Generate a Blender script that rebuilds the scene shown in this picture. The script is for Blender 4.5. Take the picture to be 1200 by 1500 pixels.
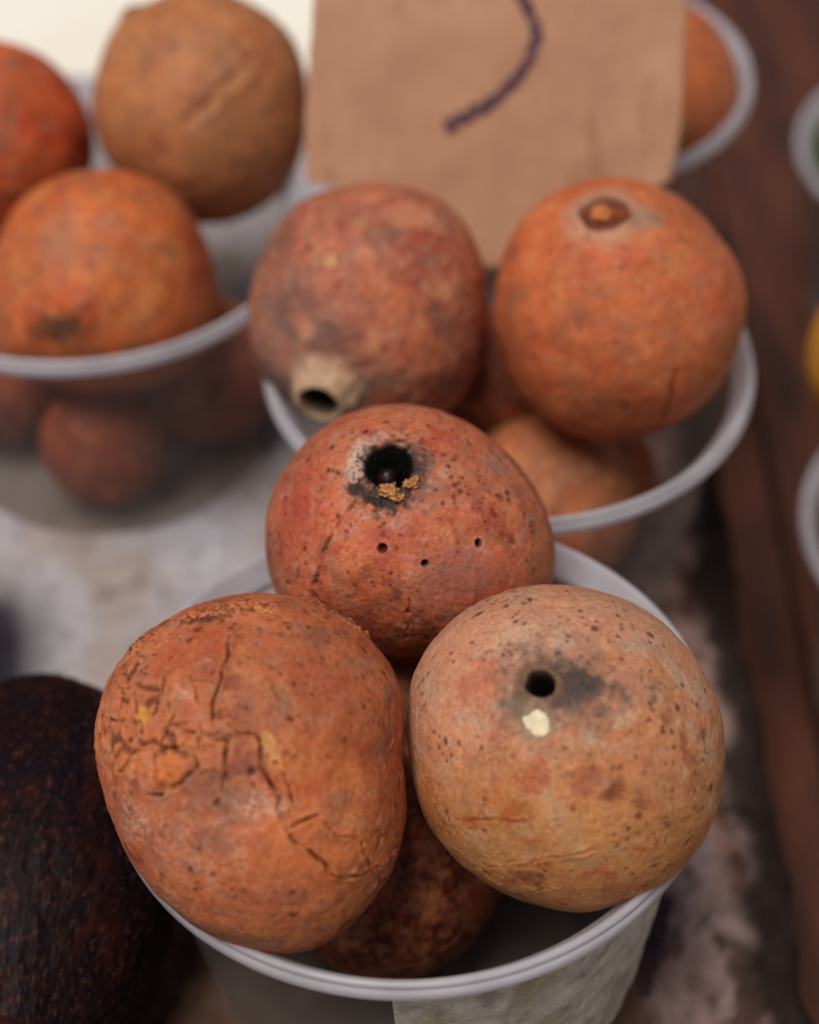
import bpy, math, random
import numpy as np

S = bpy.context.scene
for o in list(bpy.data.objects):
    bpy.data.objects.remove(o)

# ------------------------------------------------------------------ camera
FPX = 2800.0                       # focal length in photo pixels (1200 x 1500)
PITCH = math.radians(44.5)
FW = np.array([0, math.cos(PITCH), -math.sin(PITCH)])
UP = np.array([0, math.sin(PITCH), math.cos(PITCH)])
RT = np.array([1.0, 0, 0])
CAM = np.array([0.0, -0.2736, 0.4350])
cd = bpy.data.cameras.new('camera')
cam = bpy.data.objects.new('camera', cd)
S.collection.objects.link(cam)
cam.location = CAM
cam.rotation_euler = (math.pi / 2 - PITCH, 0, 0)
cd.sensor_fit = 'VERTICAL'
cd.sensor_height = 36
cd.sensor_width = 28.8
cd.lens = FPX / 1500 * 36
cd.clip_start = 0.01
cd.clip_end = 200
cd.dof.use_dof = True
cd.dof.focus_distance = 0.418
cd.dof.aperture_fstop = 6.0
S.camera = cam

# ------------------------------------------------------------------ light
SUN_ELEV, SUN_AZ = 70.0, -42.0     # azimuth from the camera's back, negative = left
w = bpy.data.worlds.new('World')
S.world = w
w.use_nodes = True
nt = w.node_tree
bg = nt.nodes['Background']
sky = nt.nodes.new('ShaderNodeTexSky')
sky.sky_type = 'NISHITA'
sky.sun_disc = False
sky.sun_elevation = math.radians(SUN_ELEV)
sky.sun_rotation = math.radians(180 + SUN_AZ * -1)
sky.dust_density = 4.0
nt.links.new(sky.outputs[0], bg.inputs[0])
bg.inputs[1].default_value = 0.05
sl = bpy.data.lights.new('sun', 'SUN')
sun = bpy.data.objects.new('sun', sl)
S.collection.objects.link(sun)
sl.energy = 3.4
sl.angle = math.radians(27)
sl.color = (1.0, 0.93, 0.84)
sun.rotation_euler = (math.radians(90 - SUN_ELEV), 0, math.radians(SUN_AZ))
S.view_settings.view_transform = 'Standard'
S.view_settings.look = 'None'
S.view_settings.gamma = 1
S.view_settings.use_curve_mapping = False
S.view_settings.exposure = -0.34
S.render.engine = 'CYCLES'
S.cycles.max_bounces = 10
S.cycles.transparent_max_bounces = 24

# ------------------------------------------------------------------ helpers
COL = S.collection
rng = np.random.default_rng(7)

def ray(px, py):
    return FW + (px - 600) / FPX * RT - (py - 750) / FPX * UP

def at_depth(px, py, t):
    return CAM + t * ray(px, py)

def on_z(px, py, z):
    r = ray(px, py)
    return CAM + (z - CAM[2]) / r[2] * r

def lin(*c):
    c = np.array(c, float) / 255.0
    return np.where(c <= 0.04045, c / 12.92, ((c + 0.055) / 1.055) ** 2.4)

def link(o, parent=None):
    COL.objects.link(o)
    if parent is not None:
        o.parent = parent
    return o

def tag(o, label, cat=None, group=None, kind=None):
    if label: o['label'] = label
    if cat: o['category'] = cat
    if group: o['group'] = group
    if kind: o['kind'] = kind
    return o

def empty(name, loc):
    e = bpy.data.objects.new(name, None)
    e.empty_display_size = 0.01
    e.location = loc
    return link(e)

def make_mesh(name, V, Fq, smooth=True, col=None, attrs=None):
    """V (n,3); Fq (m,k) equal-sized faces or a list of faces."""
    me = bpy.data.meshes.new(name)
    if isinstance(Fq, np.ndarray):
        m, k = Fq.shape
        me.vertices.add(len(V)); me.vertices.foreach_set('co', np.ascontiguousarray(V, np.float32).ravel())
        me.loops.add(m * k); me.loops.foreach_set('vertex_index', np.ascontiguousarray(Fq, np.int32).ravel())
        me.polygons.add(m); me.polygons.foreach_set('loop_start', np.arange(0, m * k, k, dtype=np.int32))
    else:
        me.from_pydata([tuple(v) for v in V], [], [tuple(f) for f in Fq])
    me.update(calc_edges=True)
    me.validate()
    if smooth:
        me.polygons.foreach_set('use_smooth', np.ones(len(me.polygons), bool))
    if col is not None:
        a = me.color_attributes.new('Col', 'FLOAT_COLOR', 'POINT')
        c4 = np.ones((len(V), 4), np.float32); c4[:, :3] = col
        a.data.foreach_set('color', c4.ravel())
    for k_, v_ in (attrs or {}).items():
        a = me.attributes.new(k_, 'FLOAT', 'POINT')
        a.data.foreach_set('value', np.ascontiguousarray(v_, np.float32))
    return me

def mobj(name, me, mat, parent=None):
    o = bpy.data.objects.new(name, me)
    if mat: me.materials.append(mat)
    return link(o, parent)

# ---- numpy gradient noise
_perm = rng.permutation(256); _perm = np.concatenate([_perm, _perm, _perm])
_grad = rng.normal(size=(256, 3)); _grad /= np.linalg.norm(_grad, axis=1)[:, None]

def noise(P):
    P = np.asarray(P, float)
    i = np.floor(P).astype(int); f = P - i
    i &= 255
    u = f * f * f * (f * (f * 6 - 15) + 10)
    out = 0
    for dx in (0, 1):
        wx = u[:, 0] if dx else 1 - u[:, 0]
        hx = _perm[(i[:, 0] + dx) & 255]
        for dy in (0, 1):
            wy = u[:, 1] if dy else 1 - u[:, 1]
            hy = _perm[hx + ((i[:, 1] + dy) & 255)]
            for dz in (0, 1):
                wz = u[:, 2] if dz else 1 - u[:, 2]
                h = _perm[hy + ((i[:, 2] + dz) & 255)]
                g = _grad[h]
                out = out + wx * wy * wz * (g[:, 0] * (f[:, 0] - dx) + g[:, 1] * (f[:, 1] - dy) + g[:, 2] * (f[:, 2] - dz))
    return out * 1.6

def fbm(P, oct=4, gain=0.5):
    s = 0; a = 1; t = 0
    for k in range(oct):
        s = s + a * noise(P * 2.0 ** k + 17.3 * k); t += a; a *= gain
    return s / t * 1.5

def sstep(a, b, x):
    t = np.clip((x - a) / (b - a), 0, 1)
    return t * t * (3 - 2 * t)

def mixc(c, d, m):
    m = np.clip(m, 0, 1)[:, None]
    return c * (1 - m) + np.asarray(d) * m

# ------------------------------------------------------------------ materials
def mat(name):
    m = bpy.data.materials.new(name); m.use_nodes = True
    n = m.node_tree.nodes; l = m.node_tree.links
    b = n['Principled BSDF']
    return m, n, l, b

def N(n, typ, **kw):
    x = n.new(typ)
    for k, v in kw.items():
        if k in x.inputs: x.inputs[k].default_value = v
        else: setattr(x, k, v)
    return x

def ramp(n, l, src, pts):
    r = n.new('ShaderNodeValToRGB')
    e = r.color_ramp.elements
    while len(e) > 1: e.remove(e[-1])
    e[0].position, e[0].color = pts[0][0], (*pts[0][1], 1)
    for p_, c_ in pts[1:]:
        x = e.new(p_); x.color = (*c_, 1)
    l.new(src, r.inputs[0])
    return r

def mixn(n, l, fac, a, b, mode='MIX'):
    m = n.new('ShaderNodeMix'); m.data_type = 'RGBA'; m.blend_type = mode
    for sock, v in ((m.inputs[0], fac), (m.inputs[6], a), (m.inputs[7], b)):
        if hasattr(v, 'links') or hasattr(v, 'is_linked'): l.new(v, sock)
        elif isinstance(v, (int, float)): sock.default_value = v
        else: sock.default_value = (*v, 1)
    return m.outputs[2]

def skin_material(name, fine=1.0, rough=0.6, bump=0.5, fleck=0.4):
    m, n, l, b = mat(name)
    tc = n.new('ShaderNodeTexCoord')
    at = N(n, 'ShaderNodeAttribute', attribute_name='Col')
    n1 = N(n, 'ShaderNodeTexNoise', Scale=900.0, Detail=5.0, Roughness=0.65)
    n2 = N(n, 'ShaderNodeTexNoise', Scale=2600.0, Detail=3.0, Roughness=0.6)
    n3 = N(n, 'ShaderNodeTexNoise', Scale=230.0, Detail=6.0, Roughness=0.62)
    for x in (n1, n2, n3): l.new(tc.outputs['Object'], x.inputs['Vector'])
    r1 = ramp(n, l, n1.outputs[0], [(0.28, (1 - .34 * fine,) * 3), (0.5, (1, 1, 1)), (0.74, (1 + .26 * fine,) * 3)])
    c = mixn(n, l, 1.0, at.outputs['Color'], r1.outputs[0], 'MULTIPLY')
    r3 = ramp(n, l, n3.outputs[0], [(0.33, (0.78, 0.72, 0.70)), (0.5, (1, 1, 1)), (0.70, (1.14, 1.13, 1.10))])
    c = mixn(n, l, 0.55, c, r3.outputs[0], 'MULTIPLY')
    # pale dusty flecks
    r2 = ramp(n, l, n2.outputs[0], [(0.665, (0, 0, 0)), (0.72, (1, 1, 1))])
    mm = N(n, 'ShaderNodeMath', operation='MULTIPLY'); l.new(r2.outputs[0], mm.inputs[0]); mm.inputs[1].default_value = fleck
    c = mixn(n, l, mm.outputs[0], c, tuple(lin(226, 190, 160)))
    # tiny dark pores
    r4 = ramp(n, l, n2.outputs[0], [(0.29, (1, 1, 1)), (0.335, (0, 0, 0))])
    m4 = N(n, 'ShaderNodeMath', operation='MULTIPLY'); l.new(r4.outputs[0], m4.inputs[0]); m4.inputs[1].default_value = fleck
    c = mixn(n, l, m4.outputs[0], c, tuple(lin(92, 46, 30)))
    l.new(c, b.inputs['Base Color'])
    rr = N(n, 'ShaderNodeMapRange'); l.new(n3.outputs[0], rr.inputs[0])
    rr.inputs[3].default_value = rough - .09; rr.inputs[4].default_value = rough + .12
    l.new(rr.outputs[0], b.inputs['Roughness'])
    b.inputs['Specular IOR Level'].default_value = 0.32
    add = N(n, 'ShaderNodeMath', operation='ADD'); l.new(n1.outputs[0], add.inputs[0]); l.new(n3.outputs[0], add.inputs[1])
    bp = N(n, 'ShaderNodeBump', Strength=bump, Distance=0.0006)
    l.new(add.outputs[0], bp.inputs['Height']); l.new(bp.outputs[0], b.inputs['Normal'])
    return m

M_SKIN = skin_material('russet_skin', 1.0, 0.58, 0.55, 0.45)
M_SKIN_FAR = skin_material('russet_skin_far', 0.8, 0.6, 0.4, 0.3)

def plain(name, color, rough=0.6, spec=0.3, vary=0.25, scale=400.0, bump=0.0):
    m, n, l, b = mat(name)
    tc = n.new('ShaderNodeTexCoord')
    n1 = N(n, 'ShaderNodeTexNoise', Scale=scale, Detail=5.0); l.new(tc.outputs['Object'], n1.inputs['Vector'])
    r1 = ramp(n, l, n1.outputs[0], [(0.3, (1 - vary,) * 3), (0.7, (1 + vary,) * 3)])
    l.new(mixn(n, l, 1.0, tuple(color), r1.outputs[0], 'MULTIPLY'), b.inputs['Base Color'])
    b.inputs['Roughness'].default_value = rough; b.inputs['Specular IOR Level'].default_value = spec
    if bump:
        bp = N(n, 'ShaderNodeBump', Strength=bump, Distance=0.0008)
        l.new(n1.outputs[0], bp.inputs['Height']); l.new(bp.outputs[0], b.inputs['Normal'])
    return m

def plastic(name, clear, tint, body, rough=0.3):
    """milky translucent polypropylene: part see-through, part diffuse and translucent"""
    m, n, l, b = mat(name)
    out = n['Material Output']
    tr = N(n, 'ShaderNodeBsdfTransparent'); tr.inputs[0].default_value = (*tint, 1)
    tl = N(n, 'ShaderNodeBsdfTranslucent'); tl.inputs[0].default_value = (*body, 1)
    tc = n.new('ShaderNodeTexCoord')
    n1 = N(n, 'ShaderNodeTexNoise', Scale=70.0, Detail=6.0, Roughness=0.6); l.new(tc.outputs['Object'], n1.inputs['Vector'])
    r1 = ramp(n, l, n1.outputs[0], [(0.3, tuple(np.array(body) * .86)), (0.7, tuple(np.minimum(np.array(body) * 1.08, 1)))])
    l.new(r1.outputs[0], b.inputs['Base Color'])
    b.inputs['Roughness'].default_value = rough
    b.inputs['Specular IOR Level'].default_value = 0.5
    m1 = n.new('ShaderNodeMixShader'); m1.inputs[0].default_value = 0.45
    l.new(b.outputs[0], m1.inputs[1]); l.new(tl.outputs[0], m1.inputs[2])
    m2 = n.new('ShaderNodeMixShader')
    rc = N(n, 'ShaderNodeMapRange'); l.new(n1.outputs[0], rc.inputs[0])
    rc.inputs[3].default_value = clear + .10; rc.inputs[4].default_value = clear - .10
    l.new(rc.outputs[0], m2.inputs[0])
    l.new(m1.outputs[0], m2.inputs[1]); l.new(tr.outputs[0], m2.inputs[2])
    l.new(m2.outputs[0], out.inputs[0])
    return m

M_WALL = plastic('cup_wall_plastic', 0.86, (0.95, 0.93, 0.91), (0.56, 0.545, 0.53), 0.34)
M_RIM = plastic('cup_rim_plastic', 0.16, (0.9, 0.9, 0.93), (0.74, 0.725, 0.785), 0.2)

# ------------------------------------------------------------------ the setting
def ground_sheet():
    m, n, l, b = mat('pale_concrete')
    tc = n.new('ShaderNodeTexCoord')
    n1 = N(n, 'ShaderNodeTexNoise', Scale=6.0, Detail=8.0); l.new(tc.outputs['Object'], n1.inputs['Vector'])
    r = ramp(n, l, n1.outputs[0], [(0.3, (0.88, 0.83, 0.70)), (0.7, (0.95, 0.92, 0.83))])
    l.new(r.outputs[0], b.inputs['Base Color']); b.inputs['Roughness'].default_value = 0.9
    V = np.array([(-30, -30, -.75), (30, -30, -.75), (30, 30, -.75), (-30, 30, -.75)])
    o = mobj('ground', make_mesh('ground', V, np.array([[0, 1, 2, 3]]), smooth=False), m)
    tag(o, 'pale sunlit concrete ground beyond the far end of the table', kind='structure')
ground_sheet()

def table_material():
    m, n, l, b = mat('weathered_paint')
    tc = n.new('ShaderNodeTexCoord')
    at = N(n, 'ShaderNodeAttribute', attribute_name='Col')
    n1 = N(n, 'ShaderNodeTexNoise', Scale=140.0, Detail=8.0, Roughness=0.65)
    n2 = N(n, 'ShaderNodeTexNoise', Scale=900.0, Detail=4.0)
    for x in (n1, n2): l.new(tc.outputs['Object'], x.inputs['Vector'])
    r1 = ramp(n, l, n1.outputs[0], [(0.3, (0.72, 0.70, 0.69)), (0.55, (1, 1, 1)), (0.75, (1.12, 1.11, 1.1))])
    c = mixn(n, l, 1.0, at.outputs['Color'], r1.outputs[0], 'MULTIPLY')
    r2 = ramp(n, l, n2.outputs[0], [(0.3, (0.84,) * 3), (0.6, (1.04,) * 3)])
    c = mixn(n, l, 1.0, c, r2.outputs[0], 'MULTIPLY')
    l.new(c, b.inputs['Base Color'])
    b.inputs['Roughness'].default_value = 0.75; b.inputs['Specular IOR Level'].default_value = 0.25
    bp = N(n, 'ShaderNodeBump', Strength=0.5, Distance=0.001); l.new(n1.outputs[0], bp.inputs['Height'])
    l.new(bp.outputs[0], b.inputs['Normal'])
    return m
M_TABLE = table_material()

TX0, TX1, TY0, TY1, TTH = -0.75, 0.1035, -0.55, 0.432, 0.080

def table_slab():
    # fine grid where the camera sees it; worn right-hand edge
    xs = np.concatenate([np.linspace(TX0, -0.26, 12)[:-1], np.linspace(-0.26, TX1, 240)])
    ys = np.concatenate([np.linspace(TY0, -0.12, 12)[:-1], np.linspace(-0.12, TY1, 330)])
    Xg, Yg = np.meshgrid(xs, ys); nx, ny = len(xs), len(ys)
    P = np.stack([Xg.ravel(), Yg.ravel(), np.zeros(nx * ny)], 1)
    e = fbm(np.stack([np.zeros(ny), ys * 22, np.zeros(ny)], 1), 4) * 0.004 + fbm(np.stack([np.zeros(ny) + 5, ys * 90, np.zeros(ny)], 1), 3) * 0.0016
    edge = np.repeat(e, nx)
    k = sstep(0.06, TX1, P[:, 0])
    P[:, 0] += edge * k
    dist = (TX1 + edge) - P[:, 0]
    P[:, 2] = fbm(P * 60, 4) * 0.0004 - 0.005 * np.exp(-np.clip(dist, 0, None) / 0.0025)
    Q = P * np.array([1, .55, 1])
    a = fbm(Q * 28 + 3, 5); bb = fbm(Q * 75 + 11, 5); c2 = fbm(Q * np.array([120, 120, 1]) + 31, 4)
    col = np.tile(lin(176, 172, 178), (len(P), 1))
    col = mixc(col, lin(162, 144, 134), sstep(0.0, .5, a) * .7)
    col = mixc(col, lin(126, 114, 102), sstep(.18, .6, bb) * .55)
    col = mixc(col, lin(184, 186, 200), sstep(0.05, .5, -a) * .6)
    # brown board with paint gone in front; brown under the cups is painted-in shade
    bare_shade = sstep(.02, -.02, P[:, 1] + .03 * a + .012 * bb - .19 * sstep(-.075, -.01, P[:, 0])) * sstep(-.19, -.13, P[:, 0] + .03 * bb)
    cb = mixc(np.tile(lin(92, 66, 50), (len(P), 1)), lin(58, 38, 28), sstep(0, .5, bb))
    cb = mixc(cb, lin(122, 96, 80), sstep(.1, .5, c2) * .6)
    col = col * (1 - bare_shade[:, None]) + cb * bare_shade[:, None]
    # worn strip along the right edge: pinkish unpainted board with dark mould blotches
    strip = sstep(0.052, 0.072, P[:, 0] + .012 * bb)
    pink = lin(158, 130, 124)
    cs = np.tile(pink, (len(P), 1))
    cs = mixc(cs, lin(178, 152, 146), sstep(0, .5, a))
    cs = mixc(cs, lin(150, 104, 76), sstep(.1, .5, -bb) * .6)
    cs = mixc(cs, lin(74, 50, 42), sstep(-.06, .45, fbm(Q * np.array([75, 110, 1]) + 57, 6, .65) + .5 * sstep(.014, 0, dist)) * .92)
    cs = mixc(cs, lin(84, 52, 40), sstep(.1, .5, c2) * .55)
    rot = sstep(.017, .009, dist + .006 * fbm(Q * np.array([30, 60, 1]) + 91, 4))  # shade of the gap beside the table, painted on as a near-black band
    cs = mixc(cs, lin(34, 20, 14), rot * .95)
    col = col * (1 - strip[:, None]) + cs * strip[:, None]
    i = np.arange(ny - 1)[:, None] * nx + np.arange(nx - 1)[None, :]
    i = i.ravel()
    Fq = np.stack([i, i + 1, i + 1 + nx, i + nx], 1)
    root = empty('table', (0, 0, -TTH))
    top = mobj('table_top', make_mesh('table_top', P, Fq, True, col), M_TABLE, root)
    top.location = (0, 0, TTH)
    # slab sides and underside
    right = P[nx - 1::nx]
    n_ = len(right)
    V = np.concatenate([right - [0.0002, 0, 0.0002], right * [1, 1, 0] + [0.002, 0, -TTH]])
    j = np.arange(n_ - 1)
    Fs = np.stack([j, j + n_, j + n_ + 1, j + 1], 1)
    M_EDGE = plain('raw_board_edge', lin(70, 42, 28), 0.85, 0.2, 0.4, 160.0, 0.6)
    s = mobj('edge_face', make_mesh('edge_face', V, Fs, True), M_EDGE, root); s.location = (0, 0, TTH)
    z0 = -0.006
    V = [(TX0, TY1, z0), (TX1 + .001, TY1, z0), (TX1 + .001, TY1, -TTH), (TX0, TY1, -TTH),
         (TX0, TY0, z0), (TX1, TY0, z0), (TX1, TY0, -TTH), (TX0, TY0, -TTH)]
    s = mobj('underside', make_mesh('underside', V, [(0, 1, 2, 3), (5, 4, 7, 6), (4, 0, 3, 7), (3, 2, 6, 7)], False), M_EDGE, root)
    s.location = (0, 0, TTH)
    tag(root, 'weathered pale painted table top with mouldy worn right edge', kind='structure')
    return root
TABLE = table_slab()

BZ = -0.090                                                   # the neighbouring board lies lower
def brown_board():
    m, n, l, b = mat('red_brown_board')
    tc = n.new('ShaderNodeTexCoord'); mp = N(n, 'ShaderNodeMapping'); mp.inputs['Scale'].default_value = (9, 1.6, 1)
    l.new(tc.outputs['Object'], mp.inputs[0])
    n1 = N(n, 'ShaderNodeTexNoise', Scale=7.0, Detail=7.0, Roughness=0.6); l.new(mp.outputs[0], n1.inputs['Vector'])
    r = ramp(n, l, n1.outputs[0], [(0.28, tuple(lin(28, 15, 9))), (0.48, tuple(lin(72, 33, 17))), (0.72, tuple(lin(100, 52, 29)))])
    l.new(r.outputs[0], b.inputs['Base Color']); b.inputs['Roughness'].default_value = 0.7
    bp = N(n, 'ShaderNodeBump', Strength=0.4, Distance=0.001); l.new(n1.outputs[0], bp.inputs['Height']); l.new(bp.outputs[0], b.inputs['Normal'])
    root = empty('neighbouring_table', (0.3, 0.2, BZ - .02))
    x = 0.060
    k = 0
    while x < 0.62:
        wd = 0.085
        x1 = x + wd - 0.002
        V = []
        for z in (BZ - .02, BZ - .0012, BZ):
            ins = 0.0012 if z == BZ else 0
            V += [(x + ins, -0.5, z), (x1 - ins, -0.5, z), (x1 - ins, 1.1, z), (x + ins, 1.1, z)]
        Fs = [(8, 9, 10, 11), (3, 2, 1, 0)]
        for a in (0, 4):
            for q in range(4):
                Fs.append((a + q, a + (q + 1) % 4, a + 4 + (q + 1) % 4, a + 4 + q))
        o = mobj('plank', make_mesh('plank', np.array(V) - [0.3, 0.2, BZ - .02], Fs, False), m, root)
        x += wd; k += 1
    tag(root, 'red brown plank table beside the pale table', 'table')
brown_board()

# marker dash on the pale table beside the front cup
def ribbon(pts, widths, nrm, off, seed=0, res=60):
    pts = np.array(pts, float); t = np.linspace(0, 1, len(pts)); tt = np.linspace(0, 1, res)
    c = np.stack([np.interp(tt, t, pts[:, k]) for k in range(3)], 1)
    for _ in range(6): c[1:-1] = (c[:-2] + 2 * c[1:-1] + c[2:]) / 4
    wd = np.interp(tt, t, widths) * (1 + .45 * fbm(np.stack([tt * 22 + seed, tt * 0, tt * 0], 1), 3))
    tan = np.gradient(c, axis=0); tan /= np.linalg.norm(tan, axis=1)[:, None]
    side = np.cross(tan, nrm); side /= np.linalg.norm(side, axis=1)[:, None]
    j = .35 * wd[:, None] * fbm(np.stack([tt * 16, tt * 0 + seed + 4, tt * 0], 1), 3)[:, None]
    V = np.concatenate([c + side * (wd[:, None] / 2 + j), c - side * (wd[:, None] / 2 - j)]) + np.array(nrm) * off
    i = np.arange(res - 1)
    return V, np.stack([i, i + 1, i + 1 + res, i + res], 1)

def ink_material():
    m, n, l, b = mat('violet_marker_ink')
    tc = n.new('ShaderNodeTexCoord')
    n1 = N(n, 'ShaderNodeTexNoise', Scale=520.0, Detail=6.0, Roughness=.7); l.new(tc.outputs['Object'], n1.inputs['Vector'])
    r = ramp(n, l, n1.outputs[0], [(0.36, tuple(lin(78, 54, 74))), (0.52, tuple(lin(104, 74, 88))), (0.66, tuple(lin(160, 118, 98)))])
    l.new(r.outputs[0], b.inputs['Base Color']); b.inputs['Roughness'].default_value = .8; b.inputs['Specular IOR Level'].default_value = .2
    return m
M_INK = ink_material()
pp = [on_z(974, 1318, 0), on_z(966, 1360, 0), on_z(952, 1405, 0), on_z(942, 1462, 0)]
V, Fq = ribbon(pp, [.0035, .0044, .004, .003], (0, 0, 1), 0.0012, 3)
o = mobj('marker_dash', make_mesh('marker_dash', V, Fq), plain('dark_marker', lin(70, 48, 50), 0.6, 0.3, 0.3, 500.0), TABLE)
o.location = (0, 0, TTH)

# ------------------------------------------------------------------ plastic cups
CUP_H = 0.0858
def lathe(profile, seg=128, closed=False):
    pr = np.array(profile); k = len(pr)
    a = np.linspace(0, 2 * np.pi, seg, endpoint=False)
    V = np.stack([np.outer(np.cos(a), pr[:, 0]), np.outer(np.sin(a), pr[:, 0]), np.tile(pr[:, 1], (seg, 1))], 2).reshape(-1, 3)
    Fs = []
    kk = k if closed else k - 1
    for i in range(seg):
        i2 = (i + 1) % seg
        for j in range(kk):
            j2 = (j + 1) % k
            Fs.append((i * k + j, i2 * k + j, i2 * k + j2, i * k + j2))
    return V, np.array(Fs)

def wall_r(z):                      # outer wall radius at height z
    return 0.0535 + (0.0641 - 0.0535) * (z / 0.079)

ME_CUP = {}
def cup_meshes():
    zz = np.linspace(0.0035, 0.0790, 9)
    outer = [(wall_r(z), z) for z in zz]
    inner = [(wall_r(z) - 0.0008, z) for z in zz[::-1]]
    V, Fs = lathe(outer + inner, closed=True)
    ME_CUP['wall'] = make_mesh('wall', V, Fs)
    rim = [(.0643, .0786), (.0650, .0797), (.0668, .0806), (.0683, .0802), (.0696, .0804), (.0702, .0814),
           (.0702, .0830), (.0697, .0838), (.0692, .0840), (.0695, .0846), (.0695, .0853), (.0690, .0858), (.0682, .0857), (.0676, .0851),
           (.0668, .0838), (.0655, .0819), (.0643, .0804), (.0634, .0788)]
    V, Fs = lathe(rim, 160, closed=True)
    ME_CUP['rim'] = make_mesh('rim', V, Fs)
    base = [(0.0001, .0042), (.049, .0042), (.0518, .0036), (.0534, .0034), (.0530, .0010), (.0530, .0002), (.0505, .0002), (.0490, .0022), (.0001, .0022)]
    V, Fs = lathe(base)
    ME_CUP['base'] = make_mesh('base', V, Fs)
    ME_CUP['wall'].materials.append(M_WALL); ME_CUP['rim'].materials.append(M_RIM); ME_CUP['base'].materials.append(M_WALL)
cup_meshes()

def cup(loc, label, rot=0.0, scale=1.0, tilt=None):
    e = empty('plastic_cup', loc)
    e.rotation_euler = (*tilt, 0) if tilt else (0, 0, rot)
    e.scale = (scale,) * 3
    for k in ('wall', 'rim', 'base'):
        link(bpy.data.objects.new(k, ME_CUP[k]), e)
    tag(e, label, 'cup', 'translucent plastic cups of fruit')
    return e

C_FRONT = np.array([0.0038, 0.0060, 0.0024]); C_MID = np.array([0.0282, 0.1475, 0]); C_LEFT = np.array([-0.1005, 0.2115, 0]); C_BACK = np.array([0.0475, 0.3010, 0])
cup_front = cup(C_FRONT, 'translucent plastic cup with an added pale sheet on its side, holding the cracked fruit', 0, 1.010, (-.025, -.040))
cup(C_MID, 'translucent plastic cup with the price card standing in it', 1.0)
cup(C_LEFT, 'translucent plastic cup standing alone on the pale table, dark fruit showing through it', 2.0)
cup(C_BACK, 'translucent plastic cup behind the cardboard price card', 3.0)
pR1 = on_z(1424, 218, BZ + CUP_H); pR1[2] = BZ
pR2 = on_z(1494, 775, BZ + CUP_H); pR2[2] = BZ
cup(pR1, 'translucent plastic cup with green fruit on the brown plank table', 0.5)
cup(pR2, 'translucent plastic cup with yellow fruit on the brown plank table', 0.8)

# added sheet standing in for the slab seen through the front cup
def add_slab_sheet():
    na, nz = 150, 70
    a0, a1 = math.radians(-94), math.radians(-8)
    A, Z = np.meshgrid(np.linspace(a0, a1, na), np.linspace(0.012, 0.0772, nz))
    A = A.ravel(); Z = Z.ravel()
    P = np.stack([np.cos(A) * .06, np.sin(A) * .06, Z], 1)
    Q = P @ np.array([[1, 0, .5], [0, 1, 0], [-.4, 0, 1]])
    d = 0.0009 + 0.0005 * (np.abs(fbm(Q * np.array([70, 70, 45]), 4)) * 2 - .5) + .0003 * fbm(P * 300, 3)
    r = wall_r(Z) + np.clip(d, .0004, .003)
    V = np.stack([r * np.cos(A), r * np.sin(A), Z], 1)
    t = fbm(Q * np.array([60, 60, 30]) + 9, 5)
    col = np.tile(lin(214, 210, 196), (len(V), 1))
    col = mixc(col, lin(172, 160, 130), sstep(.1, .55, t) * .75)
    col = mixc(col, lin(140, 136, 124), sstep(.1, .5, fbm(Q * 120, 4)) * .5)
    i = (np.arange(nz - 1)[:, None] * na + np.arange(na - 1)[None, :]).ravel()
    Fq = np.stack([i, i + 1, i + 1 + na, i + na], 1)
    o = mobj('slab_view_sheet', make_mesh('slab_view_sheet', V, Fq, True, col), M_TABLE, cup_front)
    tag(o, 'added crumpled stained off-white sheet for the slab seen through the wall')
add_slab_sheet()

# ------------------------------------------------------------------ fruit
def cube_sphere(n):
    g = np.tan(np.linspace(-math.pi / 4, math.pi / 4, n + 1))
    ids = {}; V = []
    faces = []
    A, B = np.meshgrid(g, g, indexing='ij')
    one = np.ones_like(A)
    parts = [(one, A, B), (-one, B, A), (B, one, A), (A, -one, B), (A, B, one), (B, A, -one)]
    Vs = []; Fs = []
    for k, (x, y, z) in enumerate(parts):
        Vs.append(np.stack([x.ravel(), y.ravel(), z.ravel()], 1))
        i = (np.arange(n)[:, None] * (n + 1) + np.arange(n)[None, :]).ravel()
        Fs.append(np.stack([i, i + n + 1, i + n + 2, i + 1], 1) + k * (n + 1) ** 2)
    V = np.concatenate(Vs); F_ = np.concatenate(Fs)
    key = np.round(V, 6)
    _, first, inv = np.unique(key, axis=0, return_index=True, return_inverse=True)
    V = V[first]; F_ = inv.ravel()[F_]
    V /= np.linalg.norm(V, axis=1)[:, None]
    return V, F_

_cs = {}
def sphere_dirs(n):
    if n not in _cs: _cs[n] = cube_sphere(n)
    return _cs[n]

def seg_dist(P, poly):
    """distance of points P (n,3) to a polyline (k,3) on the unit sphere, and the parameter along it"""
    best = np.full(len(P), 9.0); par = np.zeros(len(P))
    k = len(poly) - 1
    for i in range(k):
        a, b = poly[i], poly[i + 1]; ab = b - a
        t = np.clip(((P - a) @ ab) / (ab @ ab + 1e-12), 0, 1)
        d = np.linalg.norm(P - a - t[:, None] * ab, axis=1)
        m = d < best
        best[m] = d[m]; par[m] = (i + t[m]) / k
    return best, par

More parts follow.
